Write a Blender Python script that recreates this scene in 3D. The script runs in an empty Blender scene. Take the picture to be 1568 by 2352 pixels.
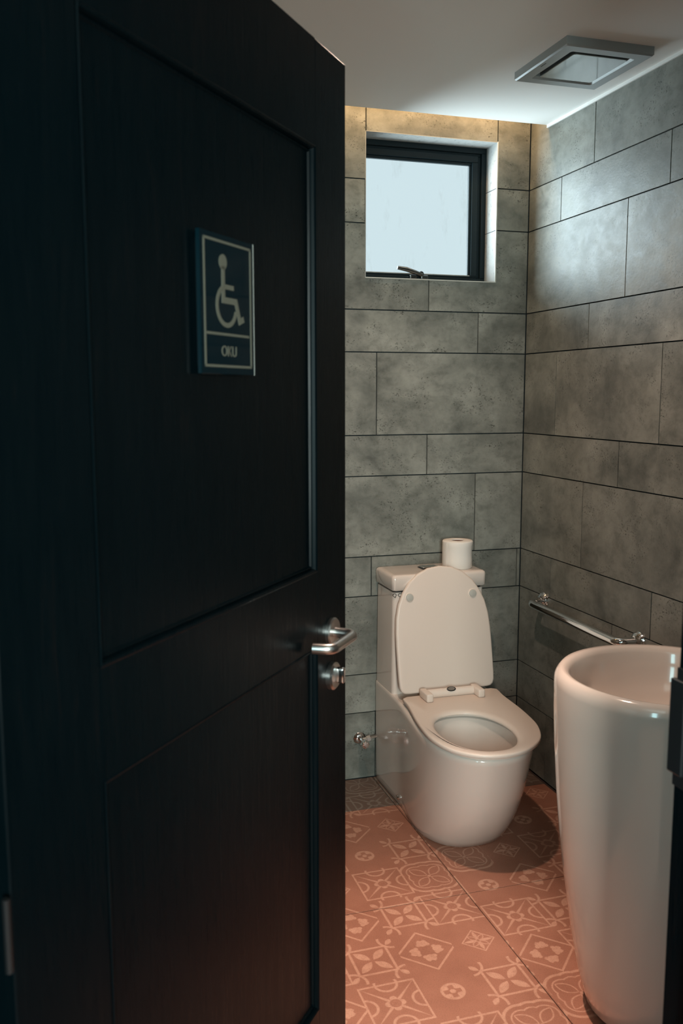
import bpy, bmesh, math, random
from mathutils import Vector, Matrix
random.seed(7)
PI = math.pi
S = bpy.context.scene
COL = S.collection

# ------------------------------------------------------------------ camera
cam_d = bpy.data.cameras.new('camera')
cam = bpy.data.objects.new('camera', cam_d)
COL.objects.link(cam)
yaw, pitch, roll = .2974, -.1306, -.001
fwd = Vector((math.sin(yaw)*math.cos(pitch), math.cos(yaw)*math.cos(pitch), math.sin(pitch)))
rgt = Vector((math.cos(yaw), -math.sin(yaw), 0))
upv = rgt.cross(fwd)
r2 = rgt*math.cos(roll) + upv*math.sin(roll)
u2 = -rgt*math.sin(roll) + upv*math.cos(roll)
M = Matrix((r2, u2, -fwd)).transposed().to_4x4()
M.translation = Vector((-1.6917, -3.1249, 1.4608))
cam.matrix_world = M
cam_d.sensor_fit = 'VERTICAL'
cam_d.sensor_height = 36.0
cam_d.sensor_width = 24.0
cam_d.lens = 36.0*2068.37/2352.0
cam_d.clip_start = .02
cam_d.dof.use_dof = True
cam_d.dof.focus_distance = 2.9
cam_d.dof.aperture_fstop = 5.6
S.camera = cam

# ------------------------------------------------------------------ world, lights, exposure
W = bpy.data.worlds.new('world'); S.world = W
W.use_nodes = True
bg = W.node_tree.nodes['Background']
bg.inputs[0].default_value = (.70, .80, .83, 1)
bg.inputs[1].default_value = 1.05
S.view_settings.view_transform = 'Standard'
S.view_settings.look = 'None'
S.view_settings.exposure = 0.0
S.view_settings.gamma = 1.0
S.view_settings.use_curve_mapping = False
S.cycles.use_denoising = True
S.cycles.max_bounces = 10
S.cycles.sample_clamp_indirect = 4.0
S.cycles.caustics_reflective = False

def lamp(name, kind, loc, energy, color, target=None, **kw):
    d = bpy.data.lights.new(name, kind)
    d.energy = energy; d.color = color
    for k, v in kw.items(): setattr(d, k, v)
    o = bpy.data.objects.new(name, d); COL.objects.link(o)
    o.location = loc
    if target is not None:
        o.rotation_euler = (Vector(target)-Vector(loc)).to_track_quat('-Z', 'Y').to_euler()
    return o
# daylight beyond the window: broad bright sky to the left of it
lamp('window_daylight', 'AREA', (-1.75, 1.35, 1.55), 410, (.84, .95, 1.0), (-.38, .05, 2.1), shape='RECTANGLE', size=2.0, size_y=3.2)
# recessed warm ceiling downlight over the middle of the floor
LP = (-.93, -1.13, 2.395)
lamp('downlight_lamp', 'SPOT', LP, 195, (1.0, .72, .57), (-.93, -1.22, 0), spot_size=math.radians(37), spot_blend=1.0, shadow_soft_size=.028)
lamp('downlight_spill', 'SPOT', LP, 56, (1.0, .74, .59), (-.93, -1.13, 0), spot_size=math.radians(150), spot_blend=.6, shadow_soft_size=.028)
# warm strip above the ceiling edge
lamp('cove_lamp', 'AREA', (-.9, -.10, 2.50), 4.3, (1.0, .62, .30), (-.9, -.03, 2.2), shape='RECTANGLE', size=1.8, size_y=.03)
# dim cool light of the corridor behind the camera
lamp('corridor_lamp', 'AREA', (-1.80, -4.4, 1.5), 92, (.84, 1.0, .96), (-.9, -.8, 1.5), shape='RECTANGLE', size=.5, size_y=1.0)

lamp('basin_fill_cool', 'AREA', (-2.35, -3.35, 1.45), 9, (.55, .95, 1.0), (-.7, -1.5, 1.5), shape='RECTANGLE', size=.22, size_y=1.1)  # cool fill added to brighten the basin front, not an actual fitting

# ------------------------------------------------------------------ material helpers
def lin(c):
    return tuple((v/12.92 if v <= .04045 else ((v+.055)/1.055)**2.4) for v in c)
class N:
    """tiny expression layer over shader maths nodes"""
    nt = None
    def __init__(s, sock): s.s = sock
    @staticmethod
    def op(o, a, b=None, c=None):
        n = N.nt.nodes.new('ShaderNodeMath'); n.operation = o
        for i, v in enumerate((a, b, c)):
            if v is None: continue
            if isinstance(v, N): N.nt.links.new(v.s, n.inputs[i])
            else: n.inputs[i].default_value = v
        return N(n.outputs[0])
    def __add__(a, b): return N.op('ADD', a, b)
    __radd__ = __add__
    def __sub__(a, b): return N.op('SUBTRACT', a, b)
    def __rsub__(a, b): return N.op('SUBTRACT', b, a)
    def __mul__(a, b): return N.op('MULTIPLY', a, b)
    __rmul__ = __mul__
    def __truediv__(a, b): return N.op('DIVIDE', a, b)
def nabs(a): return N.op('ABSOLUTE', a)
def nmax(a, b): return N.op('MAXIMUM', a, b)
def nmin(a, b): return N.op('MINIMUM', a, b)
def nlen(a, b): return N.op('SQRT', a*a + b*b)
def below(d, w, soft=.02):      # 1 where d < w
    n = (w - d)*(1/soft) + .5
    n.s.node.use_clamp = True
    return n

def mat(name, color=(.8, .8, .8), rough=.5, metal=0, spec=.5, coat=0, **kw):
    m = bpy.data.materials.new(name); m.use_nodes = True
    p = m.node_tree.nodes['Principled BSDF']
    p.inputs['Base Color'].default_value = (*color, 1)
    p.inputs['Roughness'].default_value = rough
    p.inputs['Metallic'].default_value = metal
    p.inputs['Specular IOR Level'].default_value = spec
    p.inputs['Coat Weight'].default_value = coat
    p.inputs['Coat Roughness'].default_value = kw.get('coat_rough', .05)
    if 'emit' in kw:
        p.inputs['Emission Color'].default_value = (*kw['emit'], 1)
        p.inputs['Emission Strength'].default_value = kw.get('estr', 1)
    return m
def nodes(m): return m.node_tree, m.node_tree.nodes['Principled BSDF']
def noise(nt, vec, scale, detail=4, rough=.6, dist=0):
    n = nt.nodes.new('ShaderNodeTexNoise')
    n.inputs['Scale'].default_value = scale; n.inputs['Detail'].default_value = detail
    n.inputs['Roughness'].default_value = rough; n.inputs['Distortion'].default_value = dist
    if vec is not None: nt.links.new(vec, n.inputs['Vector'])
    return n
def ramp(nt, fac, stops):
    r = nt.nodes.new('ShaderNodeValToRGB')
    el = r.color_ramp.elements
    while len(el) < len(stops): el.new(.5)
    for e, (p, c) in zip(el, stops):
        e.position = p; e.color = (*c, 1) if len(c) == 3 else c
    nt.links.new(fac, r.inputs[0]); return r
def mix(nt, fac, a, b, mode='MIX'):
    n = nt.nodes.new('ShaderNodeMix'); n.data_type = 'RGBA'; n.blend_type = mode
    for s, v in ((n.inputs[0], fac), (n.inputs[6], a), (n.inputs[7], b)):
        if hasattr(v, 'node') or isinstance(v, bpy.types.NodeSocket): nt.links.new(v, s)
        elif isinstance(v, (int, float)): s.default_value = v
        else: s.default_value = (*v, 1)
    return n.outputs[2]
def bump(nt, p, h, strength=.2, dist=.002):
    b = nt.nodes.new('ShaderNodeBump'); b.inputs['Strength'].default_value = strength
    b.inputs['Distance'].default_value = dist
    nt.links.new(h, b.inputs['Height']); nt.links.new(b.outputs[0], p.inputs['Normal'])
def world_vec(nt, scale=(1, 1, 1), jitter=0.0):
    g = nt.nodes.new('ShaderNodeNewGeometry')
    src = g.outputs['Position']
    if jitter:
        oi = nt.nodes.new('ShaderNodeObjectInfo')
        v = nt.nodes.new('ShaderNodeVectorMath'); v.operation = 'SCALE'
        v.inputs[0].default_value = (jitter, jitter*.7, jitter*1.3)
        nt.links.new(oi.outputs['Random'], v.inputs['Scale'])
        a = nt.nodes.new('ShaderNodeVectorMath'); a.operation = 'ADD'
        nt.links.new(src, a.inputs[0]); nt.links.new(v.outputs[0], a.inputs[1]); src = a.outputs[0]
    mp = nt.nodes.new('ShaderNodeMapping'); mp.inputs['Scale'].default_value = scale
    nt.links.new(src, mp.inputs[0]); return mp.outputs[0]

# concrete-look wall tile
def tile_material():
    m = mat('concrete_look_tile', rough=.42, spec=.5); nt, p = nodes(m)
    v = world_vec(nt, (1, 1, 1.3), 23.0)
    big = noise(nt, v, 4.5, 5, .62, .4)
    mid = noise(nt, v, 17, 6, .7, .3)
    r1 = ramp(nt, big.outputs[0], [(.30, (.125, .132, .118)), (.52, (.228, .236, .210)), (.72, (.315, .322, .290))])
    r2 = ramp(nt, mid.outputs[0], [(.32, (.62, .63, .62)), (.5, (.94, .94, .94)), (.7, (1.10, 1.10, 1.08))])
    c = mix(nt, .85, r1.outputs[0], r2.outputs[0], 'MULTIPLY')
    vs = world_vec(nt, (1, 1, .28), 11.0)
    streak = noise(nt, vs, 14, 4, .6)
    r3 = ramp(nt, streak.outputs[0], [(.35, (.80, .80, .80)), (.65, (1.1, 1.1, 1.1))])
    c = mix(nt, .5, c, r3.outputs[0], 'MULTIPLY')
    sp = noise(nt, v, 130, 3, .7)
    gate = noise(nt, v, 9, 3, .6)
    rs = ramp(nt, sp.outputs[0], [(.36, (.22, .22, .21)), (.43, (1, 1, 1))])
    rg = ramp(nt, gate.outputs[0], [(.48, (0, 0, 0)), (.62, (1, 1, 1))])
    c = mix(nt, rg.outputs[0], c, mix(nt, 1.0, c, rs.outputs[0], 'MULTIPLY'))
    nt.links.new(c, p.inputs['Base Color'])
    rr = ramp(nt, mid.outputs[0], [(.3, (.36,)*3), (.7, (.5,)*3)])
    nt.links.new(rr.outputs[0], p.inputs['Roughness'])
    fine = noise(nt, v, 75, 5, .65)
    bump(nt, p, fine.outputs[0], .35, .0016)
    return m

# patchwork print of the floor tiles
def floor_material(dark=False):
    m = mat('terracotta_print_tile' + ('_grey' if dark else ''), rough=.5, spec=.4); nt, p = nodes(m); N.nt = nt
    g = nt.nodes.new('ShaderNodeNewGeometry')
    sx = nt.nodes.new('ShaderNodeSeparateXYZ'); nt.links.new(g.outputs['Position'], sx.inputs[0])
    X, Y = N(sx.outputs[0]), N(sx.outputs[1])
    px, py = .1502, .1715
    tcol = N.op('FLOOR', (X + .611)/.6)
    x = (X + .611 + .6*8)/px
    y = (Y + 1.003 + tcol*(-.0725) + py*16.5)/py
    ci, cj = N.op('FLOOR', x), N.op('FLOOR', y)
    u = (x - ci - .5)*2.0
    v = (y - cj - .5)*2.0*(py/px)
    i4 = N.op('MODULO', ci, 4.0); j4 = N.op('MODULO', cj, 4.0)
    idx = i4 + j4*4.0
    au, av = nabs(u), nabs(v)
    r = nlen(u, v)
    a = (au + av)*.7071; b = nabs(au - av)*.7071
    # spiky leaf along each diagonal from the middle outwards
    def leaf(a, b, s, L, wd):
        t = (a - s)*(1/L)
        return b - t*(1.0 - t)*4.0*wd + nmax(nmax(t*-1.0, t - 1.0), 0.0)*2.0
    def ring(d, c, w): return nabs(d - c) - w
    box = nmax(au, av)
    dia = au + av
    corner = nlen(1.0 - au, 1.0 - av)
    arcs = ring(corner, .47, .05)
    # L: leaves inside a square frame
    mL = nmin(nmin(leaf(a, b, .08, .70, .15), ring(box, .68, .045)), arcs)
    mL = nmin(mL, leaf(nlen(1.02-au, 1.02-av)*1.0, nabs((1-au)-(1-av))*.7071, .02, .40, .10))
    # M: palmettes in a diamond frame
    axm, axn = nmax(au, av), nmin(au, av)
    pal = nmax(nlen(axm - .44, axn) - .20, nlen(axm - .66, axn)*-1.0 + .09)
    pal = nmin(pal, nlen(axm - .34, axn - .17) - .085)
    mM = nmin(ring(dia, 1.08, .055), pal)
    # S: small diamond of eight petals
    lf1 = leaf(a, b, .05, .36, .085); lf2 = leaf(axm, axn, .05, .50, .07)
    mS = nmin(ring(dia, .62, .035), nmax(nmin(nabs(lf1)-.02, lf2), dia - .6))
    # K: four-petal flower with spikes and arcs
    petal = nlen(axm - .23, axn) - .125
    spike = b - (1.28 - a)*.055
    spike = nmax(spike, .15 - a)
    hole = ring(r, .15, .035)
    mK = nmin(nmin(petal, spike), nmin(ring(nlen(1.0 - axm, axn), .38, .045), ring(box, .97, .04)))
    mK = nmax(mK, hole*-1.0 + .01)
    # O: medallion on plain ground
    mO = nmin(ring(r, .36, .055), nmin(r - .10, nmax(nlen(a - .21, b) - .055, .1)))
    st = nmax(r - .34, (nlen(axm - .20, axn) - .10)*-1.0)
    mO = nmin(mO, nmax(st, nlen(a - .30, b) - .13))
    # F: outlined leaves in a lobed frame
    lf = nabs(leaf(a, b, .10, .80, .20)) - .028
    lobe = nmin(nlen(axm - .48, axn) - .30, nlen(a - .55, b) - .36)
    lobe = nmin(lobe, dia - .8)
    mF = nmin(nmin(lf, r - .07), nmin(nabs(lobe - .06) - .028, nmax(.25 - lobe, lobe - .36)))
    sel = {'L': [5, 15], 'M': [6, 9, 0], 'S': [7, 2], 'K': [10, 4, 13], 'O': [9+16, 14, 1], 'F': [11, 8, 3, 12]}
    table = ['K', 'O', 'S', 'M',    # j=0
             'M', 'K', 'F', 'F',
             'L', 'K', 'O', 'F',
             'M', 'L', 'M', 'S']
    # cj counts upwards; row of centre y=-1.003 is cj=16 -> j4=0 ; -1.1745 -> j4=3 ; -1.346 -> j4=2
    table = [None]*16
    rows = {0: 'KLMS', 3: 'MKOL', 2: 'FSKF', 1: 'OMLK'}
    for j, s in rows.items():
        for i, ch in enumerate(s): table[j*4+i] = ch
    tot = None
    for ch, d in (('L', mL), ('M', mM), ('S', mS), ('K', mK), ('O', mO), ('F', mF)):
        msk = None
        for k in range(16):
            if table[k] == ch:
                c = N.op('COMPARE', idx, float(k), .1)
                msk = c if msk is None else msk + c
        if msk is None: continue
        t = below(d, 0.0, .035)*msk
        tot = t if tot is None else tot + t
    vec = world_vec(nt)
    wear = noise(nt, vec, 60, 4, .7)
    wr = ramp(nt, wear.outputs[0], [(.3, (.55,)*3), (.55, (1,)*3)])
    fac = tot*N(wr.outputs[0])
    cl = noise(nt, vec, 5, 4, .6)
    base = ramp(nt, cl.outputs[0], [(.3, (.27, .110, .070)), (.7, (.36, .155, .102))])
    lite = ramp(nt, cl.outputs[0], [(.3, (.44, .225, .152)), (.7, (.54, .29, .205))])
    c = mix(nt, fac.s, base.outputs[0], lite.outputs[0])
    gr = noise(nt, vec, 420, 2, .6)
    rgr = ramp(nt, gr.outputs[0], [(.32, (.62, .60, .58)), (.47, (1, 1, 1)), (.72, (1.12, 1.1, 1.08))])
    c = mix(nt, .7, c, rgr.outputs[0], 'MULTIPLY')
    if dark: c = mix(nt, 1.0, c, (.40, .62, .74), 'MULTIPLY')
    nt.links.new(c, p.inputs['Base Color'])
    bump(nt, p, gr.outputs[0], .1, .0006)
    return m

def wood_material():
    m = mat('dark_stained_wood', rough=.34, spec=.10); nt, p = nodes(m)
    tc = nt.nodes.new('ShaderNodeTexCoord')
    mp = nt.nodes.new('ShaderNodeMapping'); mp.inputs['Scale'].default_value = (9, 9, .8)
    nt.links.new(tc.outputs['Object'], mp.inputs[0])
    n1 = noise(nt, mp.outputs[0], 6, 6, .65, 1.4)
    mp2 = nt.nodes.new('ShaderNodeMapping'); mp2.inputs['Scale'].default_value = (60, 60, 1.5)
    nt.links.new(tc.outputs['Object'], mp2.inputs[0])
    n2 = noise(nt, mp2.outputs[0], 6, 4, .6)
    r = ramp(nt, n1.outputs[0], [(.35, (.0006, .0030, .0042)), (.6, (.0012, .0038, .0050)), (.8, (.006, .0050, .0052))])
    nt.links.new(r.outputs[0], p.inputs['Base Color'])
    rr = ramp(nt, n2.outputs[0], [(.3, (.24,)*3), (.7, (.38,)*3)])
    nt.links.new(rr.outputs[0], p.inputs['Roughness'])
    bump(nt, p, n2.outputs[0], .12, .0006)
    return m

M_tile = tile_material()
M_floor = floor_material()
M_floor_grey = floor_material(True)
M_wood = wood_material()
M_grout = mat('dark_grout', (.008, .016, .019), .8)
M_fgrout = mat('brown_grout', (.05, .03, .025), .8)
M_white = mat('ceiling_paint', (.87, .87, .84), .75)
nt_, p_ = nodes(M_white); bump(nt_, p_, noise(nt_, world_vec(nt_), 90, 3).outputs[0], .05, .001)
def porcelain(name, col):
    m = mat(name, col, .14, spec=.5, coat=.6, coat_rough=.03); nt, p = nodes(m)
    n = noise(nt, world_vec(nt), 3, 2)
    r = ramp(nt, n.outputs[0], [(.3, tuple(v*.97 for v in col)), (.7, col)])
    nt.links.new(r.outputs[0], p.inputs['Base Color']); return m
M_porc = porcelain('white_porcelain', (.72, .62, .555))
M_seat = mat('white_seat_plastic', (.74, .625, .55), .38, spec=.4)
M_chrome = mat('chrome', (.80, .80, .80), .08, 1)
M_dchrome = mat('tarnished_chrome', (.18, .19, .19), .22, 1)
M_steel = mat('brushed_steel', (.62, .60, .58), .28, 1)
M_dsteel = mat('dark_steel', (.05, .055, .06), .3, .8)
M_black = mat('black_gap', (.008, .010, .012), .6)
M_frame = mat('black_window_metal', (.006, .013, .016), .4, .0, .25)
M_render_white = mat('painted_reveal', (.72, .72, .68), .7)
nt_, p_ = nodes(M_render_white)
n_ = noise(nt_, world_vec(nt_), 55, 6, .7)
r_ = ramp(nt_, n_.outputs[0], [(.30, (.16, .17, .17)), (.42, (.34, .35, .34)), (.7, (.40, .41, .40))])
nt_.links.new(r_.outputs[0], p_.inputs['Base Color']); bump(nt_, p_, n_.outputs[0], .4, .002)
M_paper = mat('toilet_paper', (.86, .80, .74), .95, spec=.1)
nt_, p_ = nodes(M_paper)
vn = nt_.nodes.new('ShaderNodeTexVoronoi'); vn.inputs['Scale'].default_value = 160
bump(nt_, p_, vn.outputs['Distance'], .5, .0012)
M_card = mat('cardboard_core', (.20, .10, .07), .9)
M_alu = mat('satin_grey_plastic', (.34, .37, .37), .35, .2)
M_mirror = mat('polished_grey_plate', (.27, .28, .27), .10, .8)
M_acryl = mat('dark_acrylic', (.0005, .008, .012), .06, spec=.12)
M_edge = mat('polished_acrylic_edge', (.55, .56, .52), .3)
M_ink = mat('beige_sign_print', (.11, .105, .08), .6)
M_text = mat('black_print', (.003, .003, .003), .5)
M_wall_plain = mat('plain_wall_paint', (.30, .30, .28), .8)
M_dark_wall = mat('dark_corridor_paint', (.10, .11, .11), .8)
M_grey = mat('grey_rubber', (.46, .44, .40), .5)
M_water = mat('bowl_water', (.55, .48, .43), .03)
M_hose = mat('braided_hose', (.55, .50, .46), .35, 1)
nt_, p_ = nodes(M_hose)
wv = nt_.nodes.new('ShaderNodeTexWave'); wv.inputs['Scale'].default_value = 90; wv.bands_direction = 'DIAGONAL'
bump(nt_, p_, wv.outputs[0], .6, .001)
M_led = mat('warm_led_diffuser', (1, .8, .6), .5, emit=(1.0, .62, .30), estr=3)
M_lens = mat('downlight_lens', (1, .9, .8), .5, emit=(1.0, .74, .58), estr=6)

# frosted pane: mostly lets the sky through
M_glass = bpy.data.materials.new('frosted_glass'); M_glass.use_nodes = True
nt_ = M_glass.node_tree; nt_.nodes.clear()
out = nt_.nodes.new('ShaderNodeOutputMaterial'); ms = nt_.nodes.new('ShaderNodeMixShader')
tr = nt_.nodes.new('ShaderNodeBsdfTransparent'); tl = nt_.nodes.new('ShaderNodeBsdfDiffuse')
tl.inputs[0].default_value = (.30, .34, .34, 1)
v_ = world_vec(nt_, (1, 1, .35)); n_ = noise(nt_, v_, 16, 6, .7)
r_ = ramp(nt_, n_.outputs[0], [(.55, (.01,)*3), (.75, (.10,)*3)])
tr.inputs[0].default_value = (.93, .97, .98, 1)
nt_.links.new(r_.outputs[0], ms.inputs[0]); nt_.links.new(tr.outputs[0], ms.inputs[1]); nt_.links.new(tl.outputs[0], ms.inputs[2])
nt_.links.new(ms.outputs[0], out.inputs[0])

# ------------------------------------------------------------------ mesh helpers
def link(name, me, parent=None, loc=(0, 0, 0)):
    o = bpy.data.objects.new(name, me); COL.objects.link(o)
    o.location = loc
    if parent: o.parent = parent
    return o
def obj(name, bm, m, parent=None, loc=(0, 0, 0), smooth=None):
    bmesh.ops.recalc_face_normals(bm, faces=bm.faces)
    me = bpy.data.meshes.new(name); bm.to_mesh(me); bm.free()
    me.materials.append(m)
    if smooth is not None:
        for f in me.polygons: f.use_smooth = True
        if smooth < 180:
            try: me.set_sharp_from_angle(angle=math.radians(smooth))
            except Exception: pass
    return link(name, me, parent, loc)
def empty(name, loc=(0, 0, 0), rz=0):
    o = bpy.data.objects.new(name, None); COL.objects.link(o)
    o.location = loc; o.rotation_euler = (0, 0, rz); o.empty_display_size = .1
    return o
def tag(o, label, cat, group=None):
    o['label'] = label; o['category'] = cat
    if group: o['group'] = group
    return o
def struct(o): o['kind'] = 'structure'; return o
def bx(x0, x1, y0, y1, z0, z1, bev=0, seg=2, bm=None):
    t = bmesh.new()
    bmesh.ops.create_cube(t, size=1)
    for v in t.verts:
        v.co = Vector((x0+(v.co.x+.5)*(x1-x0), y0+(v.co.y+.5)*(y1-y0), z0+(v.co.z+.5)*(z1-z0)))
    if bev:
        bmesh.ops.bevel(t, geom=list(t.edges), offset=bev, segments=seg, profile=.5, affect='EDGES')
    return t
def join(a, b):
    me = bpy.data.meshes.new('tmp'); b.to_mesh(me); b.free(); a.from_mesh(me); bpy.data.meshes.remove(me)
    return a
def prism(poly, axis, a0, a1):
    """poly: 2D points; axis 'y' -> (x,z) polygon extruded in y; 'x' -> (y,z); 'z' -> (x,y)"""
    bm = bmesh.new()
    def P(p, a):
        return {'y': (p[0], a, p[1]), 'x': (a, p[0], p[1]), 'z': (p[0], p[1], a)}[axis]
    A = [bm.verts.new(P(p, a0)) for p in poly]; B = [bm.verts.new(P(p, a1)) for p in poly]
    bm.faces.new(A); bm.faces.new(B[::-1]); n = len(poly)
    for i in range(n): bm.faces.new((A[i], A[(i+1) % n], B[(i+1) % n], B[i]))
    return bm
def loft(rings, cap0=True, cap1=True, closed=True):
    bm = bmesh.new(); R = [[bm.verts.new(p) for p in r] for r in rings]
    n = len(rings[0])
    for a, b in zip(R, R[1:]):
        for i in range(n if closed else n-1):
            j = (i+1) % n
            bm.faces.new((a[i], a[j], b[j], b[i]))
    if cap0: bm.faces.new(R[0][::-1])
    if cap1: bm.faces.new(R[-1])
    return bm
def lathe(prof, c=(0, 0), n=48, cap0=True, cap1=True, sx=1, sy=1):
    return loft([[(c[0]+sx*r*math.cos(2*PI*i/n), c[1]+sy*r*math.sin(2*PI*i/n), z) for i in range(n)] for r, z in prof], cap0, cap1)
def spin_dir(bm, origin, direction):
    """move a mesh lathed about +Z so that +Z points along direction from origin"""
    q = Vector((0, 0, 1)).rotation_difference(Vector(direction).normalized())
    m = Matrix.Translation(origin) @ q.to_matrix().to_4x4()
    bmesh.ops.transform(bm, matrix=m, verts=bm.verts); return bm
def fillet_path(pts, rad, seg=8):
    pts = [Vector(p) for p in pts]; out = [pts[0]]
    for i in range(1, len(pts)-1):
        p, a, b = pts[i], (pts[i-1]-pts[i]), (pts[i+1]-pts[i])
        r = min(rad, a.length*.49, b.length*.49)
        A, B = p+a.normalized()*r, p+b.normalized()*r
        for k in range(seg+1):
            t = k/seg; out.append(A*(1-t)**2 + p*2*t*(1-t) + B*t*t)
    out.append(pts[-1]); return out
def tube(path, rad, n=16, caps=True):
    path = [Vector(p) for p in path]; rings = []
    t0 = (path[1]-path[0]).normalized()
    ref = Vector((0, 0, 1)) if abs(t0.z) < .9 else Vector((1, 0, 0))
    nx = t0.cross(ref).normalized()
    for i, p in enumerate(path):
        t = (path[min(i+1, len(path)-1)]-path[max(i-1, 0)]).normalized()
        nx = (nx - t*nx.dot(t)).normalized(); ny = t.cross(nx)
        rr = rad[i] if isinstance(rad, (list, tuple)) else rad
        rings.append([p + nx*rr*math.cos(2*PI*k/n) + ny*rr*math.sin(2*PI*k/n) for k in range(n)])
    return loft(rings, caps, caps)
def text_mesh(name, body, size, depth, m, parent, mw):
    c = bpy.data.curves.new(name, 'FONT'); c.body = body; c.size = size; c.extrude = depth
    c.align_x = 'CENTER'; c.align_y = 'CENTER'
    t = bpy.data.objects.new('tmp_text', c); COL.objects.link(t)
    bpy.context.view_layer.update()
    me = bpy.data.meshes.new_from_object(t.evaluated_get(bpy.context.evaluated_depsgraph_get()))
    bpy.data.objects.remove(t); bpy.data.curves.remove(c)
    me.transform(mw); me.materials.clear(); me.materials.append(m)
    return link(name, me, parent)

# ------------------------------------------------------------------ room shell
CEIL = 2.41
XL = -1.86          # left wall
YF = -2.13          # room side of the door wall
WX0, WX1, WZ0, WZ1 = -.645, -.133, 1.872, 2.374    # window opening
ROWS = [(0, .26), (.26, .41), (.41, .71), (.71, .86), (.86, 1.16), (1.16, 1.31), (1.31, 1.61), (1.61, 1.76), (1.76, 2.06), (2.06, 2.21), (2.21, 2.60)]
G = .0021           # half joint
T = .008            # tile proud of the grout bed

# back wall (grout bed with the window opening)
bm = bx(XL-.1, WX0, T, .14, -.02, 2.65)
for b in (bx(WX1, .12, T, .14, -.02, 2.65), bx(WX0, WX1, T, .14, -.02, WZ0), bx(WX0, WX1, T, .14, WZ1, 2.65)): join(bm, b)
wall_back = struct(obj('wall_back', bm, M_grout))
_cache = {}
def tile_obj(parent, plane, poly):
    """poly in wall coordinates; plane 'y' back wall, 'x' side walls"""
    cx = sum(p[0] for p in poly)/len(poly); cz = sum(p[1] for p in poly)/len(poly)
    loc2 = [(round(p[0]-cx, 4), round(p[1]-cz, 4)) for p in poly]
    key = (plane, tuple(loc2))
    if key not in _cache:
        sg = -1 if plane == 'xl' else 1
        bm = prism(loc2, plane[0], 0, T*sg)
        bmesh.ops.recalc_face_normals(bm, faces=bm.faces)
        me = bpy.data.meshes.new('tile'); bm.to_mesh(me); bm.free(); me.materials.append(M_tile)
        _cache[key] = me
    o = bpy.data.objects.new('tile', _cache[key]); COL.objects.link(o); o.parent = parent
    j = random.uniform(-.0004, .0004)
    o.location = (cx, j, cz) if plane == 'y' else ((j, cx, cz) if plane == 'x' else (XL+j, cx, cz))
    return o
def rect(a, b, c, d): return [(a, c), (b, c), (b, d), (a, d)]
def row_cuts(lo, hi, first, step=.6):
    c = [hi]; x = first
    while x > lo: c.append(x); x -= step
    c.append(lo); return c[::-1]
# first vertical joint from the right corner in each row of the back wall
BACK = [-.60, -.20, -.40, -.618, -.20, -.40, -.60, -.20, -.40, -.60, -.133]
for (z0, z1), f0 in zip(ROWS, BACK):
    cuts = row_cuts(XL, -.001, f0)
    if z0 > 2.2: cuts = [XL, -1.24, -.643, -.134, -.001]
    if abs(z0-1.76) < .01: cuts = row_cuts(XL, -.001, -.40)
    if abs(z0-2.06) < .01: cuts = [XL, -1.24, -.645, -.001]
    if abs(z0-.71) < .01: cuts = [XL, -1.218, -.618, -.016, -.001]
    for a, b in zip(cuts, cuts[1:]):
        if b-a < .008: continue
        a2, b2, c, d = a+G, b-G, z0+G, z1-G
        ox0, ox1 = WX0, WX1
        if d <= WZ0 or c >= WZ1 or b2 <= ox0+.004 or a2 >= ox1-.004:
            tile_obj(wall_back, 'y', rect(a2, b2, c, d)); continue
        if c < WZ0 and d < WZ1:          # row crossing the sill
            poly = [(a2, c), (b2, c)]
            if b2 > ox1: poly += [(b2, d), (ox1, d), (ox1, WZ0)]
            else: poly += [(b2, WZ0)]
            if a2 < ox0: poly += [(ox0, WZ0), (ox0, d), (a2, d)]
            else: poly += [(a2, WZ0)]
            tile_obj(wall_back, 'y', poly)
        elif c > WZ0 and d > WZ1:        # row above, crossing the head
            tile_obj(wall_back, 'y', rect(max(a2, ox0), min(b2, ox1), WZ1, d) if a2 >= ox0-.01 and b2 <= ox1+.01 else rect(a2, b2, c, d))
        else:                            # row wholly beside the opening
            if a2 < ox0: tile_obj(wall_back, 'y', rect(a2, ox0, c, d))
            if b2 > ox1: tile_obj(wall_back, 'y', rect(ox1, b2, c, d))

# right wall
wall_right = struct(obj('wall_right', bx(T, .12, YF-.15, .14, -.02, 2.65), M_grout))
A0 = -.2302
RIGHT = [A0, A0-.2, A0-.4, A0, A0-.2, A0-.4, A0, A0-.2, A0-.4, A0, A0-.2]
for (z0, z1), f0 in zip(ROWS, RIGHT):
    cuts = row_cuts(YF, -.001, f0)
    for a, b in zip(cuts, cuts[1:]):
        if b-a > .01: tile_obj(wall_right, 'x', rect(a+G, b-G, z0+G, z1-G))
# left wall (behind the open door)
wall_left = struct(obj('wall_left', bx(XL-.12, XL-T, YF, .14, -.02, 2.65), M_grout))
for (z0, z1), f0 in zip(ROWS, RIGHT):
    cuts = row_cuts(YF, -.001, f0)
    for a, b in zip(cuts, cuts[1:]):
        if b-a > .01: tile_obj(wall_left, 'xl', rect(a+G, b-G, z0+G, z1-G))
# front wall with the doorway
DX0, DX1, DZ = -1.80, -.905, 2.06
bm = bx(XL-.12, DX0-.035, YF-.15, YF, -.02, 2.65)
join(bm, bx(DX1+.035, .12, YF-.15, YF, -.02, 2.65)); join(bm, bx(DX0-.035, DX1+.035, YF-.15, YF, DZ+.035, 2.65))
wall_front = struct(obj('wall_front', bm, M_dark_wall))

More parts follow.
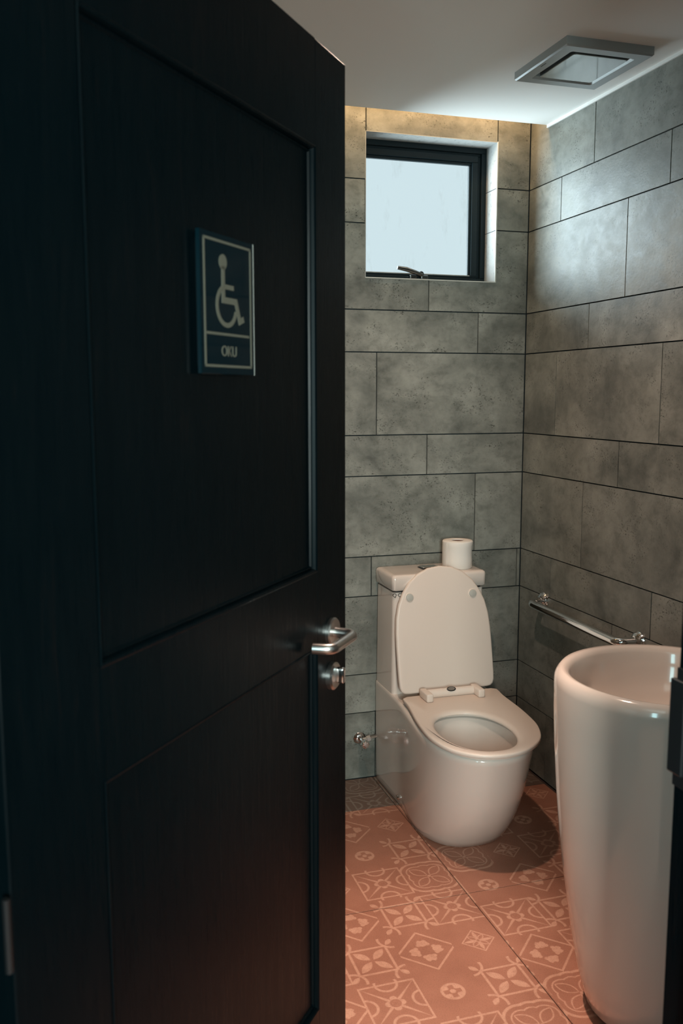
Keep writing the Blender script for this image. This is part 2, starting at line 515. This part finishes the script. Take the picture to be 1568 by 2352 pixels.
# floor with printed tiles
floor = struct(obj('floor', bx(-3.2, .12, -5.2, .14, -.06, -.006), M_fgrout))
xs = [-3.011, -2.411, -1.811, -1.211, -.611, -.011, -.001]
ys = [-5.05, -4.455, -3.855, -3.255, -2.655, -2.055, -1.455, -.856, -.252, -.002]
fc = {}
for a, b in zip(xs, xs[1:]):
    for c, d in zip(ys, ys[1:]):
        if b-a < .02 or (c > -2.2 and b < XL-.05): continue
        key = (round(b-a, 4), round(d-c, 4), c > -.3)
        if key not in fc:
            w, h = (b-a)/2-.0013, (d-c)/2-.0013
            t = bx(-w, w, -h, h, -.006, 0, .0006, 1)
            bmesh.ops.recalc_face_normals(t, faces=t.faces)
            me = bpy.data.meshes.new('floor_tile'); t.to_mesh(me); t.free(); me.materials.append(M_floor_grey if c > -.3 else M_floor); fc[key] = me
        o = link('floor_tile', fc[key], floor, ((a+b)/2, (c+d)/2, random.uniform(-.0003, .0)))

# ceiling: dropped panel stops short of the back wall, light cove above
CB = -.125
ceiling = struct(obj('ceiling', bx(XL, -.004, YF, CB, CEIL, CEIL+.012), M_white))
struct(obj('ceiling_slab', bx(XL-.1, .12, YF-.15, .14, 2.60, 2.66), M_white)).name = 'ceiling_upper'
bm = bx(-.006, -.0005, YF, CB, CEIL-.010, CEIL+.004)
struct(obj('trim_1', bm, M_white))
led = obj('led_strip', bx(XL+.02, -.03, -.155, -.143, CEIL+.0125, CEIL+.0225, .002), M_led)
tag(led, 'warm LED strip hidden above the ceiling edge by the back wall', 'light')

# corridor
struct(obj('wall_corridor_left', bx(-3.0, -2.9, -5.2, YF-.15, 0, 2.65), M_dark_wall)).name = 'wall_hall_left'
struct(obj('wall_hall_right', bx(.12, .22, -5.2, YF, 0, 2.65), M_dark_wall))
struct(obj('wall_hall_rear', bx(-3.0, .22, -5.3, -5.2, 0, 2.65), M_dark_wall))
struct(obj('wall_hall_side', bx(-3.0, XL-.12, YF-.16, YF-.0, 0, 2.65), M_dark_wall))
struct(obj('ceiling_hall', bx(-3.0, .22, -5.2, YF-.15, 2.60, 2.66), M_white))

# ------------------------------------------------------------------ window
win = struct(empty('window_1', (0, 0, 0)))
# painted reveals with their tile joints
obj('reveal', bx(WX1-.0025, WX1, .0, .13, WZ0, WZ1), M_render_white, win)
obj('reveal', bx(WX0, WX0+.0025, .0, .13, WZ0, WZ1), M_render_white, win)
obj('reveal', bx(WX0, WX1, .0, .13, WZ1-.0025, WZ1), M_render_white, win)
obj('sill', bx(WX0, WX1, -.001, .13, WZ0, WZ0+.0025), M_render_white, win)
for z in (2.06, 2.21): obj('reveal_joint', bx(WX1-.0032, WX1-.002, .001, .1, z-.001, z+.001), M_grout, win)
for s, x0, x1 in ((1, WX1-.0030, WX1+.001),): obj('edge_bead', bx(x0, x1, -.003, .002, WZ0, WZ1), M_edge, win)
obj('edge_bead', bx(WX0, WX1, -.003, .001, WZ0-.0015, WZ0+.001), M_edge, win)
def ring_frame(x0, x1, z0, z1, t, y0, y1, bt=None, bev=.0015, lt=None):
    bt = bt or t; lt = lt or t
    bm = bx(x0, x1, y0, y1, z1-t, z1, bev, 1)
    for b in (bx(x0, x1, y0, y1, z0, z0+bt, bev, 1), bx(x0, x0+lt, y0, y1, z0+bt, z1-t, bev, 1), bx(x1-t, x1, y0, y1, z0+bt, z1-t, bev, 1)): join(bm, b)
    return bm
FY = .088
obj('outer_frame', ring_frame(WX0, WX1, WZ0, WZ1, .022, FY, FY+.05, .024, lt=.010), M_frame, win)
obj('frame_rebate', ring_frame(WX0+.008, WX1-.020, WZ0+.022, WZ1-.020, .012, FY+.012, FY+.055, .004, lt=.004), M_frame, win)
sash = obj('sash', ring_frame(WX0+.012, WX1-.034, WZ0+.0255, WZ1-.030, .024, FY+.004, FY+.04, .006, lt=.010), M_frame, win)
obj('sash_bead', ring_frame(WX0+.020, WX1-.055, WZ0+.030, WZ1-.052, .012, FY+.012, FY+.03, .004, .003, lt=.006), M_frame, win)
obj('pane', bx(WX0+.024, WX1-.062, FY+.022, FY+.026, WZ0+.033, WZ1-.060), M_glass, win)
obj('putty_line', bx(WX0+.022, WX1-.060, FY+.0105, FY+.012, WZ0+.0325, WZ0+.0355), M_render_white, win)
hx = -.410
h = obj('handle', bx(hx-.036, hx-.010, FY-.020, FY+.006, WZ0+.010, WZ0+.026, .003), M_dchrome, win)
obj('handle_keeper', bx(hx+.008, hx+.036, FY-.020, FY+.006, WZ0+.010, WZ0+.026, .003), M_dchrome, win)
bm = tube([(hx-.090, FY-.028, WZ0+.048), (hx-.055, FY-.029, WZ0+.043), (hx-.02, FY-.026, WZ0+.034), (hx+.010, FY-.022, WZ0+.026)], [.0065, .0085, .008, .007], 12)
obj('handle_lever', bm, M_dchrome, win, smooth=40)
bm = lathe([(.009, 0), (.010, .002), (.010, .020), (.008, .022)], n=20); spin_dir(bm, (hx+.006, FY-.006, WZ0+.027), (0, -1, .1))
obj('handle_pivot', bm, M_dchrome, win, smooth=40)

# ------------------------------------------------------------------ door leaf (local: x along leaf, y<0 towards the viewer)
H = (-1.76297, -2.20101, 0); AZ = math.radians(90-39.554)
door = struct(empty('door_1', H, AZ))
LW, LH, TH = .905, 2.043, .040
SL, SR = .157, .772         # panel openings along the leaf
ZP = [(.30, 1.010), (1.146, 1.873)]
def part(name, bm, m=M_wood, smooth=None, parent=door): return obj(name, bm, m, parent, smooth=smooth)
part('stile', bx(0, SL, 0, TH, .008, LH, .0015, 1)); part('stile', bx(SR, LW, 0, TH, .008, LH, .0015, 1))
part('rail', bx(SL, SR, 0, TH, .008, ZP[0][0])); part('rail', bx(SL, SR, 0, TH, ZP[0][1], ZP[1][0])); part('rail', bx(SL, SR, 0, TH, ZP[1][1], LH))
for z0, z1 in ZP:
    part('panel', bx(SL, SR, .010, TH-.008, z0, z1))
    # ogee moulding as mitred rings
    prof = [(0, -.0003), (.002, -.0015), (.005, .0005), (.0065, .005), (.0075, .0098), (.009, .0065), (.0105, .0065), (.0125, .010)]
    rings = []
    for d, y in prof:
        a, b, c, e = SL+d, SR-d, z0+d, z1-d
        rings.append([(a, y, c), (b, y, c), (b, y, e), (a, y, e)])
    part('moulding', loft(rings, False, False))
# lever handle, local frame
ru, rz_ = .833, 1.022
hd = obj('door_handle', spin_dir(lathe([(.027, 0), (.027, .006), (.025, .0085), (.010, .009), (.0095, .020)], n=40), (ru, 0, rz_), (0, -1, 0)), M_steel, door, smooth=35)
path = fillet_path([(ru, -.005, rz_), (ru, -.049, rz_), (ru-.105, -.048, rz_-.001), (ru-.112, -.014, rz_-.001)], .022, 10)
obj('lever', tube(path, .0095, 20), M_steel, hd, smooth=60)
lk = obj('lock_rose', spin_dir(lathe([(.026, 0), (.026, .008), (.022, .0115), (.001, .012)], n=40), (ru, 0, .938), (0, -1, 0)), M_steel, door, smooth=35)
obj('thumb_turn', bx(ru-.006, ru+.006, -.028, -.010, .926, .956, .004, 3), M_chrome, lk, smooth=40)
# hinges
for z in (.24, .915, 1.50, 1.85):
    hg = part('hinge', spin_dir(lathe([(.004, -.04), (.004, .04)], n=16), (-.011, -.004, z), (0, 0, 1)), M_dsteel, 40)
# door frame
trim = struct(empty('trim_2', (0, 0, 0)))
obj('jamb', bx(DX1, DX1+.035, YF-.17, YF+.006, 0, DZ+.035, .002, 1), M_wood, trim)
obj('jamb', bx(DX0-.035, DX0, YF-.17, YF+.006, 0, DZ+.035, .002, 1), M_wood, trim)
obj('head', bx(DX0, DX1, YF-.17, YF+.006, DZ, DZ+.035, .002, 1), M_wood, trim)
obj('architrave', bx(DX1+.028, DX1+.095, YF, YF+.014, 0, DZ+.09, .003, 1), M_wood, trim)
obj('door_stop', bx(DX1-.012, DX1, YF-.17, YF-.055, 0, DZ, .002, 1), M_wood, trim)
sp = obj('strike_plate', bx(DX1-.003, DX1+.001, YF-.046, YF+.006, .925, 1.092, .001, 1), M_dsteel, trim)
obj('strike_lip', bx(DX1-.010, DX1-.002, YF-.020, YF+.010, .945, 1.077, .002, 2), M_dsteel, sp)

# ------------------------------------------------------------------ sign on the door
sign = empty('door_sign', H, AZ)
tag(sign, 'dark acrylic OKU wheelchair toilet sign fixed to the upper door panel', 'sign')
s0, s1, z0, z1 = .391, .541, 1.488, 1.678
yb = .010
obj('plate', bx(s0, s1, -.002, .004, z0, z1, .0005, 1), M_acryl, sign)
obj('polished_edge', bx(s1, s1+.0012, -.002, .004, z0, z1), M_edge, sign)
obj('spacer', bx(s0+.01, s1-.01, .004, yb, z0+.01, z1-.01), M_black, sign)
yy0, yy1 = -.0028, -.0019
ix0, ix1, iz0, iz1 = .400, .533, 1.4975, 1.670; lw = .0035
def bar(x0, x1, z0, z1): return bx(x0, x1, yy0, yy1, z0, z1)
bm = bar(ix0, ix1, iz1-lw, iz1)
for b in (bar(ix0, ix1, iz0, iz0+lw), bar(ix0, ix0+lw, iz0, iz1), bar(ix1-lw, ix1, iz0, iz1)): join(bm, b)
obj('border', bm, M_ink, sign)
obj('divider', bar(ix0+.006, ix1-.008, 1.5415, 1.5450), M_ink, sign)
# wheelchair pictogram
def flat_poly(pts): return prism(pts, 'y', yy0, yy1)
def stroke(pts, w):
    L = [Vector(p) for p in pts]; a = []; b = []
    for i, p in enumerate(L):
        if i == 0: n = (L[1]-p)
        elif i == len(L)-1: n = (p-L[i-1])
        else:
            d1 = (p-L[i-1]).normalized(); d2 = (L[i+1]-p).normalized(); n = d1+d2
        n = n.normalized(); q = Vector((-n.y, n.x))
        k = w/2
        if 0 < i < len(L)-1: k /= max(.5, abs(q.dot(Vector((-d1.y, d1.x)))))
        a.append(p+q*k); b.append(p-q*k)
    bm = bmesh.new()
    for i in range(len(L)-1):
        bm2 = prism([a[i], a[i+1], b[i+1], b[i]], 'y', yy0, yy1); join(bm, bm2)
    return bm
pcx = .452
bm = flat_poly([(pcx+.0105*math.cos(t*PI/12), 1.6415+.0105*math.sin(t*PI/12)) for t in range(24)])
join(bm, stroke([(pcx, 1.636), (pcx, 1.6105), (pcx, 1.590), (pcx+.035, 1.590), (pcx+.046, 1.5635), (pcx+.0575, 1.5675)], .0085))
join(bm, stroke([(pcx, 1.6085), (pcx+.029, 1.6085)], .0065))
wc = (pcx+.009, 1.5825)
arc = [(wc[0]+.0265*math.cos(t), wc[1]+.0265*math.sin(t)) for t in [math.radians(118+ (345-118)*k/30) for k in range(31)]]
join(bm, stroke(arc, .0065))
obj('wheelchair_pictogram', bm, M_ink, sign)
mw = Matrix.Translation((.466, yy0+.0003, 1.5195)) @ Matrix.Rotation(PI/2, 4, 'X') @ Matrix.Scale(.95, 4, (1, 0, 0))
text_mesh('lettering', 'OKU', .021, .0004, M_ink, sign, mw)

# ------------------------------------------------------------------ ceiling vent
vent = empty('ceiling_vent', (-.230, -.715, CEIL)); tag(vent, 'square grey ceiling exhaust vent with polished centre plate', 'vent')
def rr(hw, hh, r, z, n=6, ox=0, oy=0):
    pts = []
    for cx, cy, a0 in ((hw-r, hh-r, 0), (-hw+r, hh-r, 90), (-hw+r, -hh+r, 180), (hw-r, -hh+r, 270)):
        for k in range(n+1):
            a = math.radians(a0+90*k/n); pts.append((ox+cx+r*math.cos(a), oy+cy+r*math.sin(a), z))
    return pts
vw, vh = .137, .148
rings = [rr(vw, vh, .002, 0), rr(vw, vh, .002, -.021), rr(vw-.004, vh-.004, .002, -.025), rr(vw-.036, vh-.036, .008, -.025), rr(vw-.042, vh-.042, .012, -.018), rr(vw-.042, vh-.042, .012, -.004)]
obj('frame', loft(rings, False, False), M_alu, vent, smooth=30)
obj('duct', loft([rr(vw-.042, vh-.042, .012, -.006), rr(vw-.044, vh-.044, .012, -.003)], True, True), M_black, vent)
obj('centre_plate', loft([rr(vw-.050, vh-.050, .010, -.010, ox=.008, oy=.008), rr(vw-.050, vh-.050, .010, -.0205, ox=.008, oy=.008), rr(vw-.052, vh-.052, .009, -.0215, ox=.008, oy=.008)]), M_mirror, vent)
bm = bmesh.new()
for k in range(7): join(bm, bx(-vw+.013, -vw+.0165, -.012+k*.0042, -.0095+k*.0042, -.0254, -.0249))
obj('small_mark', bm, M_dsteel, vent)

# downlight fitting just beyond the top of the frame
dl = empty('downlight', (LP[0], LP[1], CEIL)); tag(dl, 'round recessed warm ceiling downlight above the floor centre', 'light')
obj('ring', lathe([(.045, .001), (.045, -.004), (.038, -.006), (.034, -.001)], n=40, cap0=False, cap1=False), M_white, dl, smooth=40)
obj('lens', lathe([(.034, -.0002), (.033, -.0015)], n=40), M_lens, dl)

# ------------------------------------------------------------------ toilet
TO = empty('toilet', (-.43, -.35, 0)); tag(TO, 'white one-piece toilet with raised lid below the window', 'toilet')
OX, OY = .43, .35
def tob(name, bm, m, smooth=None, parent=TO):
    bmesh.ops.translate(bm, verts=bm.verts, vec=(OX, OY, 0)); return obj(name, bm, m, parent, smooth=smooth)
def CXY(y): return -.426 + (.115*(y+.28) if y < -.28 else 0)
def dshape(w, yb, ys, yf, rc, z, p=2.35, wb=None, nb=5, nc=5, nsd=8, nf=18):
    """right half from back centre to front tip, then mirrored; constant point count"""
    half = [(w-rc)*k/nb for k in range(nb)]
    half = [(h_, yb) for h_ in half]
    half += [(w-rc+rc*math.sin(PI/2*k/nc), yb-rc+rc*math.cos(PI/2*k/nc)) for k in range(nc)]
    half += [(w, yb-rc+(ys-yb+rc)*k/nsd) for k in range(nsd)]
    for k in range(nf+1):
        t = PI/2*k/nf
        half.append((w*math.cos(t)**(2/p) if k < nf else 0, ys-(ys-yf)*math.sin(t)**(2/p)))
    if wb is not None:
        def k_(y):
            t = min(1, max(0, (y-yb)/(ys-yb))); t = t*t*(3-2*t); return (wb+(w-wb)*t)/w
        half = [(x*k_(y), y) for x, y in half]
    pts = half + [(-x, y) for x, y in half[-2:0:-1]]
    return [(CXY(y)+x, y, z) for x, y in pts]
NP = len(dshape(.18, 0, -.3, -.6, .01, 0))
def egg(cx, cy, w, lb, lf, z):
    """oval with the same point order: starts at the back, runs over +x"""
    out = []
    full = dshape(.18, 0, -.3, -.6, .01, 0)
    L = [0]
    for i in range(1, NP): L.append(L[-1]+(Vector(full[i])-Vector(full[i-1])).length)
    tot = L[-1]+(Vector(full[0])-Vector(full[-1])).length
    for i in range(NP):
        t = 2*PI*L[i]/tot
        x = math.sin(t); y = math.cos(t)
        x = math.copysign(abs(x)**.9, x); 
        out.append((cx+w*x, cy+(lb if y > 0 else lf)*math.copysign(abs(y)**.95, y), z))
    return out
rings = []
for z, w, wb, ys, yf in [(0, .168, .172, -.36, -.605), (.004, .172, .176, -.36, -.614), (.03, .175, .177, -.37, -.640), (.08, .180, .178, -.39, -.688), (.14, .184, .1785, -.415, -.730), (.20, .187, .179, -.435, -.763), (.26, .189, .1795, -.455, -.788), (.31, .190, .180, -.475, -.806), (.35, .190, .180, -.49, -.823), (.364, .1895, .180, -.495, -.828), (.371, .187, .1795, -.495, -.826), (.3745, .181, .178, -.495, -.819)]:
    rings.append(dshape(w, -.012, ys, yf, .012, z*1.037, wb=wb))
rings.append(egg(-.490, -.640, .136, .178, .176, .3884))
rings.append(egg(-.490, -.640, .130, .172, .170, .385))
rings.append(egg(-.489, -.638, .132, .174, .170, .352))
rings.append(egg(-.482, -.630, .116, .150, .142, .28))
rings.append(egg(-.476, -.620, .085, .110, .090, .21))
rings.append(egg(-.475, -.600, .055, .065, .055, .17))
tob('bowl', loft(rings), M_porc, 50)
tob('water', loft([egg(-.475, -.605, .074, .092, .075, .197), egg(-.475, -.605, .074, .092, .075, .199)]), M_water)
# tank column
def rrt(w, y0, y1, r, z, n=6, cx=-.424):
    return [(x+cx, y+(y0+y1)/2, z_) for x, y, z_ in rr(w, (y0-y1)/2, r, z, n)]
tr_ = [rrt(.1795, -.012, -.190, .014, .33), rrt(.1790, -.012, -.192, .014, .40), rrt(.1775, -.012, -.190, .014, .55), rrt(.1765, -.012, -.188, .014, .70), rrt(.1755, -.012, -.187, .014, .760)]
tob('tank', loft(tr_), M_porc, 50)
tob('gap_seal', loft([rrt(.170, -.02, -.180, .012, .760), rrt(.170, -.02, -.180, .012, .766)]), M_black)
tl_ = [rrt(.176, -.012, -.190, .012, .766), rrt(.181, -.008, -.197, .014, .770), rrt(.182, -.008, -.198, .014, .811), rrt(.180, -.010, -.196, .013, .818), rrt(.174, -.016, -.190, .012, .8225), rrt(.165, -.025, -.181, .010, .8235)]
tank_lid = tob('tank_lid', loft(tl_), M_porc, 60)
fb = tob('flush_button', bx(-.462, -.392, -.120, -.070, .8225, .8265, .002), M_dsteel, None, TO)
for a in (0, 1):
    tob('button_key', bx(-.457+a*.031, -.4285+a*.031, -.116, -.074, .8260, .8310, .0015), M_steel, None, fb)
# seat ring
def seat_half(y):
    K = [(-.288, .165), (-.292, .174), (-.300, .180), (-.325, .181), (-.36, .179), (-.42, .183), (-.50, .189), (-.58, .1905), (-.65, .187), (-.71, .173), (-.76, .152), (-.80, .120), (-.83, .080), (-.845, .040), (-.850, 0)]
    return K
def seat_outline(z, inset=0.0, yb=None):
    K = [(a, b) for a, b in seat_half(0)]
    # dense resample of the right half
    pts = [(0.0, K[0][0]), (.06, K[0][0]), (.12, K[0][0])] + [(b, a) for a, b in K]
    dense = []
    for i in range(len(pts)-1):
        p0 = Vector(pts[max(i-1, 0)]); p1 = Vector(pts[i]); p2 = Vector(pts[i+1]); p3 = Vector(pts[min(i+2, len(pts)-1)])
        for k in range(8):
            t = k/8
            dense.append(.5*((2*p1)+(p2-p0)*t+(2*p0-5*p1+4*p2-p3)*t*t+(3*p1-p0-3*p2+p3)*t**3))
    dense.append(Vector(pts[-1]))
    L = [0]
    for i in range(1, len(dense)): L.append(L[-1]+(dense[i]-dense[i-1]).length)
    out = []; nh = NP//2
    for k in range(nh+1):
        s = L[-1]*k/nh; i = 0
        while i < len(L)-2 and L[i+1] < s: i += 1
        t = (s-L[i])/max(1e-9, L[i+1]-L[i]); out.append(dense[i].lerp(dense[i+1], min(1, t)))
    c = Vector((0, -.57))
    full = [Vector((p.x, p.y)) for p in out] + [Vector((-p.x, p.y)) for p in out[-2:0:-1]]
    res = []
    for p in full:
        d = (p-c); p = p - d.normalized()*inset
        res.append((CXY(p.y)+.004+p.x, p.y, z))
    return res
assert len(seat_outline(0)) == NP
hc = (-.491, -.640)
def hole(w, l, z): return egg(hc[0], hc[1], w, l, l, z)
rings = [seat_outline(.3965, .004), seat_outline(.3985, .0005), seat_outline(.4065, 0), seat_outline(.4095, .0015), seat_outline(.411, .005), hole(.136, .186, .411), hole(.126, .176, .4095), hole(.118, .168, .405), hole(.116, .165, .400), hole(.118, .167, .3965)]
bm = loft(rings, False, False)
tob('seat', bm, M_seat, 60)
tob('seat_shadow_gap', loft([seat_outline(.3880, .018), seat_outline(.3968, .018), hole(.140, .182, .3968), hole(.140, .182, .3880)], False, False), M_seat)
# raised cover: modelled flat along +Y, then tilted up about its hinge line
def cover_ring(inset, h):
    pts = seat_outline(0, inset)
    return pts
def lidshape(inset, d):
    """outline in (x, s): s along the lid from hinge edge to tip; d = offset along normal"""
    hw = .181; L = .432; out = []
    half = [(0, 0), (.05, 0), (.10, 0), (.150, 0), (.166, .002), (.176, .009), (.181, .022), (.1825, .05), (.1830, .10), (.1828, .16), (.1815, .21), (.177, .26), (.166, .305), (.147, .345), (.121, .380), (.087, .408), (.045, .426), (0, L)]
    c = Vector((0, .19)); f = half + [(-x, s) for x, s in half[-2:0:-1]]
    base = Vector((-.420, -.268, .412)); al = math.atan2(.070, .43)
    for x, s in f:
        p = Vector((x, s*1.028)); p = p-(p-c).normalized()*inset
        out.append((base.x+p.x-.020*p.y, base.y+p.y*math.sin(al)-d*math.cos(al), base.z+p.y*math.cos(al)+d*math.sin(al)))
    return out
bm = loft([lidshape(.004, -.010), lidshape(.0, -.007), lidshape(0, .002), lidshape(.003, .005), lidshape(.008, .006)])
lid = tob('lid', bm, M_seat, 45)
for sx_, ss in ((-.124, .340), (.119, .340)):
    al = math.atan2(.070, .43)
    base = Vector((-.420+sx_-.02*ss, -.268+ss*math.sin(al)-.006*math.cos(al), .412+ss*math.cos(al)))
    d = Vector((0, -math.cos(al), math.sin(al)))
    bm = spin_dir(lathe([(.0165, -.001), (.0165, .0012), (.0155, .002)], n=28, sx=1), base, d)
    bf = tob('buffer', bm, M_seat, 40, lid)
    bm = spin_dir(lathe([(.0135, .0015), (.013, .005), (.009, .0062)], n=28), base, d)
    tob('rubber_pad', bm, M_grey, 40, bf)
# hinge bar and badge
ang = math.radians(-1)
hb = tob('hinge_bar', tube([(-.528, -.318, .4235), (-.340, -.322, .4235)], .0155, 20), M_seat, 60)
for x, dy in ((-.530, 0), (-.338, -.004)):
    bm = bx(x-.0125, x+.0125, -.372+dy, -.298+dy, .4105, .4400, .006, 3)
    tob('hinge_block', bm, M_seat, 40, hb)
bd = spin_dir(lathe([(.017, 0), (.017, .0016), (.0145, .0024)], n=32, sy=.55), (-.434, -.3285, .4365), (0, -.62, .78))
tob('badge', bd, M_dsteel, 40, hb)
bd = spin_dir(lathe([(.0135, .0018), (.0125, .0032)], n=32, sy=.52), (-.434, -.3285, .4365), (0, -.62, .78))
tob('badge_face', bd, M_steel, 40, hb)
# bolt cap, seal, printing
tob('bolt_cap', spin_dir(lathe([(.008, 0), (.008, .006), (.005, .009), (.001, .0095)], n=20), (CXY(-.27)-.176, -.27, .034), (-1, 0, .1)), M_chrome, 40)
mw = Matrix.Translation((-.586+OX, -.1885+OY, .7505)) @ Matrix.Rotation(PI/2, 4, 'X')
text_mesh('lettering', 'Q·C', .019, .0004, M_text, TO, mw)

# ------------------------------------------------------------------ toilet roll on the tank
RO = empty('toilet_roll', (-.320, -.112, .8236)); tag(RO, 'white toilet paper roll standing on the toilet tank', 'toilet roll')
n = 56
def wob(r, z, ph): return [((r*1.07*(1+.012*math.sin(3*a+ph)+.006*math.sin(7*a)))*math.cos(a), (r*1.07*(1+.012*math.sin(3*a+ph)))*math.sin(a), z) for a in [2*PI*i/n for i in range(n)]]
rings = [wob(.048, 0, 0), wob(.0515, .003, 0), wob(.0505, .03, .3), wob(.0495, .055, .5), wob(.0505, .08, .7), wob(.0525, .097, .9), wob(.0505, .1005, 1), wob(.034, .1025, 1), wob(.0215, .1015, 1), wob(.0205, .099, 1), wob(.0205, .002, 1)]
obj('paper', loft(rings, False, False), M_paper, RO, smooth=60)
obj('cardboard_core', loft([wob(.0205, .002, 1), wob(.0205, .0985, 1), wob(.0192, .0985, 1), wob(.0192, .002, 1)], False, False), M_card, RO, smooth=60)
obj('loose_sheet', loft([[(.0562*math.cos(a), .0562*math.sin(a), z) for a in [math.radians(150+50*k/8) for k in range(9)]] + [(.0540*math.cos(a), .0540*math.sin(a), z) for a in [math.radians(200-50*k/8) for k in range(9)]] for z in (.004, .05, .096)]), M_paper, RO, smooth=40)

# ------------------------------------------------------------------ stop valve with hose
VA = empty('stop_valve', (-.664, 0, .161)); tag(VA, 'chrome angle stop valve on the wall left of the toilet', 'valve')
Y = (0, -1, 0)
obj('flange', spin_dir(lathe([(.024, 0), (.024, .003), (.018, .009), (.012, .012)], n=36), (0, 0, 0), Y), M_chrome, VA, smooth=40)
obj('valve_body', spin_dir(lathe([(.0105, .008), (.0105, .046), (.012, .048), (.012, .056), (.009, .058)], n=28), (0, 0, 0), Y), M_chrome, VA, smooth=40)
kb = [[( (.0155+.0018*math.cos(8*a))*math.cos(a)*s, (.0155+.0018*math.cos(8*a))*math.sin(a)*s, z) for a in [2*PI*i/48 for i in range(48)]] for z, s in ((.056, .85), (.059, 1), (.074, 1), (.079, .8), (.080, .3))]
obj('knob', spin_dir(loft(kb), (0, 0, 0), Y), M_chrome, VA, smooth=50)
obj('outlet_nut', spin_dir(lathe([(.008, 0), (.008, .014), (.0115, .014), (.0115, .028), (.007, .030)], n=6), (.004, -.034, .004), (1, 0, .18)), M_chrome, VA)
hp = [(.030, -.034, .009), (.040, -.034, .011), (.050, -.033, .0125), (.0585, -.032, .0135)]
obj('hose', tube(hp, .0055, 12), M_hose, VA, smooth=60)

# ------------------------------------------------------------------ grab bar
GB = empty('grab_bar', (-.0, -.48, .692)); tag(GB, 'polished steel grab bar on the right wall above the basin rim', 'grab bar')
gz = .0
bar_path = fillet_path([(-.004, .288, gz), (-.066, .274, gz-.002), (-.068, -.294, gz-.002), (-.004, -.299, gz)], .052, 12)
obj('bar', tube(bar_path, .0158, 24), M_chrome, GB, smooth=60)
for y in (.288, -.299):
    fl = obj('flange', spin_dir(lathe([(.033, 0), (.033, .004), (.030, .008), (.027, .008), (.027, .013), (.021, .018), (.0155, .020)], n=40), (0, y, gz), (-1, 0, 0)), M_chrome, GB, smooth=30)

# ------------------------------------------------------------------ pedestal basin
BC = (-.405, -1.443); BZ = .831
BA = empty('pedestal_basin', (BC[0], BC[1], 0)); tag(BA, 'tall round white pedestal washbasin in front of the right wall', 'washbasin')
prof = [(.120, 0), (.138, .004), (.152, .022), (.174, .10), (.190, .186), (.203, .27), (.215, .35), (.225, .43), (.235, .54), (.242, .65), (.246, .74), (.247, .80), (.2455, .813), (.241, .8215), (.233, BZ), (.224, BZ-.001), (.216, BZ-.006), (.2115, BZ-.015), (.208, BZ-.04), (.200, BZ-.08), (.180, BZ-.12), (.14, BZ-.150), (.08, BZ-.163), (.03, BZ-.166)]
obj('body', lathe(prof, n=96, sx=1.0, sy=1.0), M_porc, BA, smooth=60)
obj('drain', lathe([(.030, BZ-.166), (.030, BZ-.162), (.020, BZ-.161)], n=32), M_chrome, BA, smooth=40)
obj('overflow_ring', spin_dir(lathe([(.011, 0), (.011, .002), (.006, .003)], n=24), (.1985, 0, BZ-.075), (-1, 0, .25)), M_chrome, BA, smooth=40)
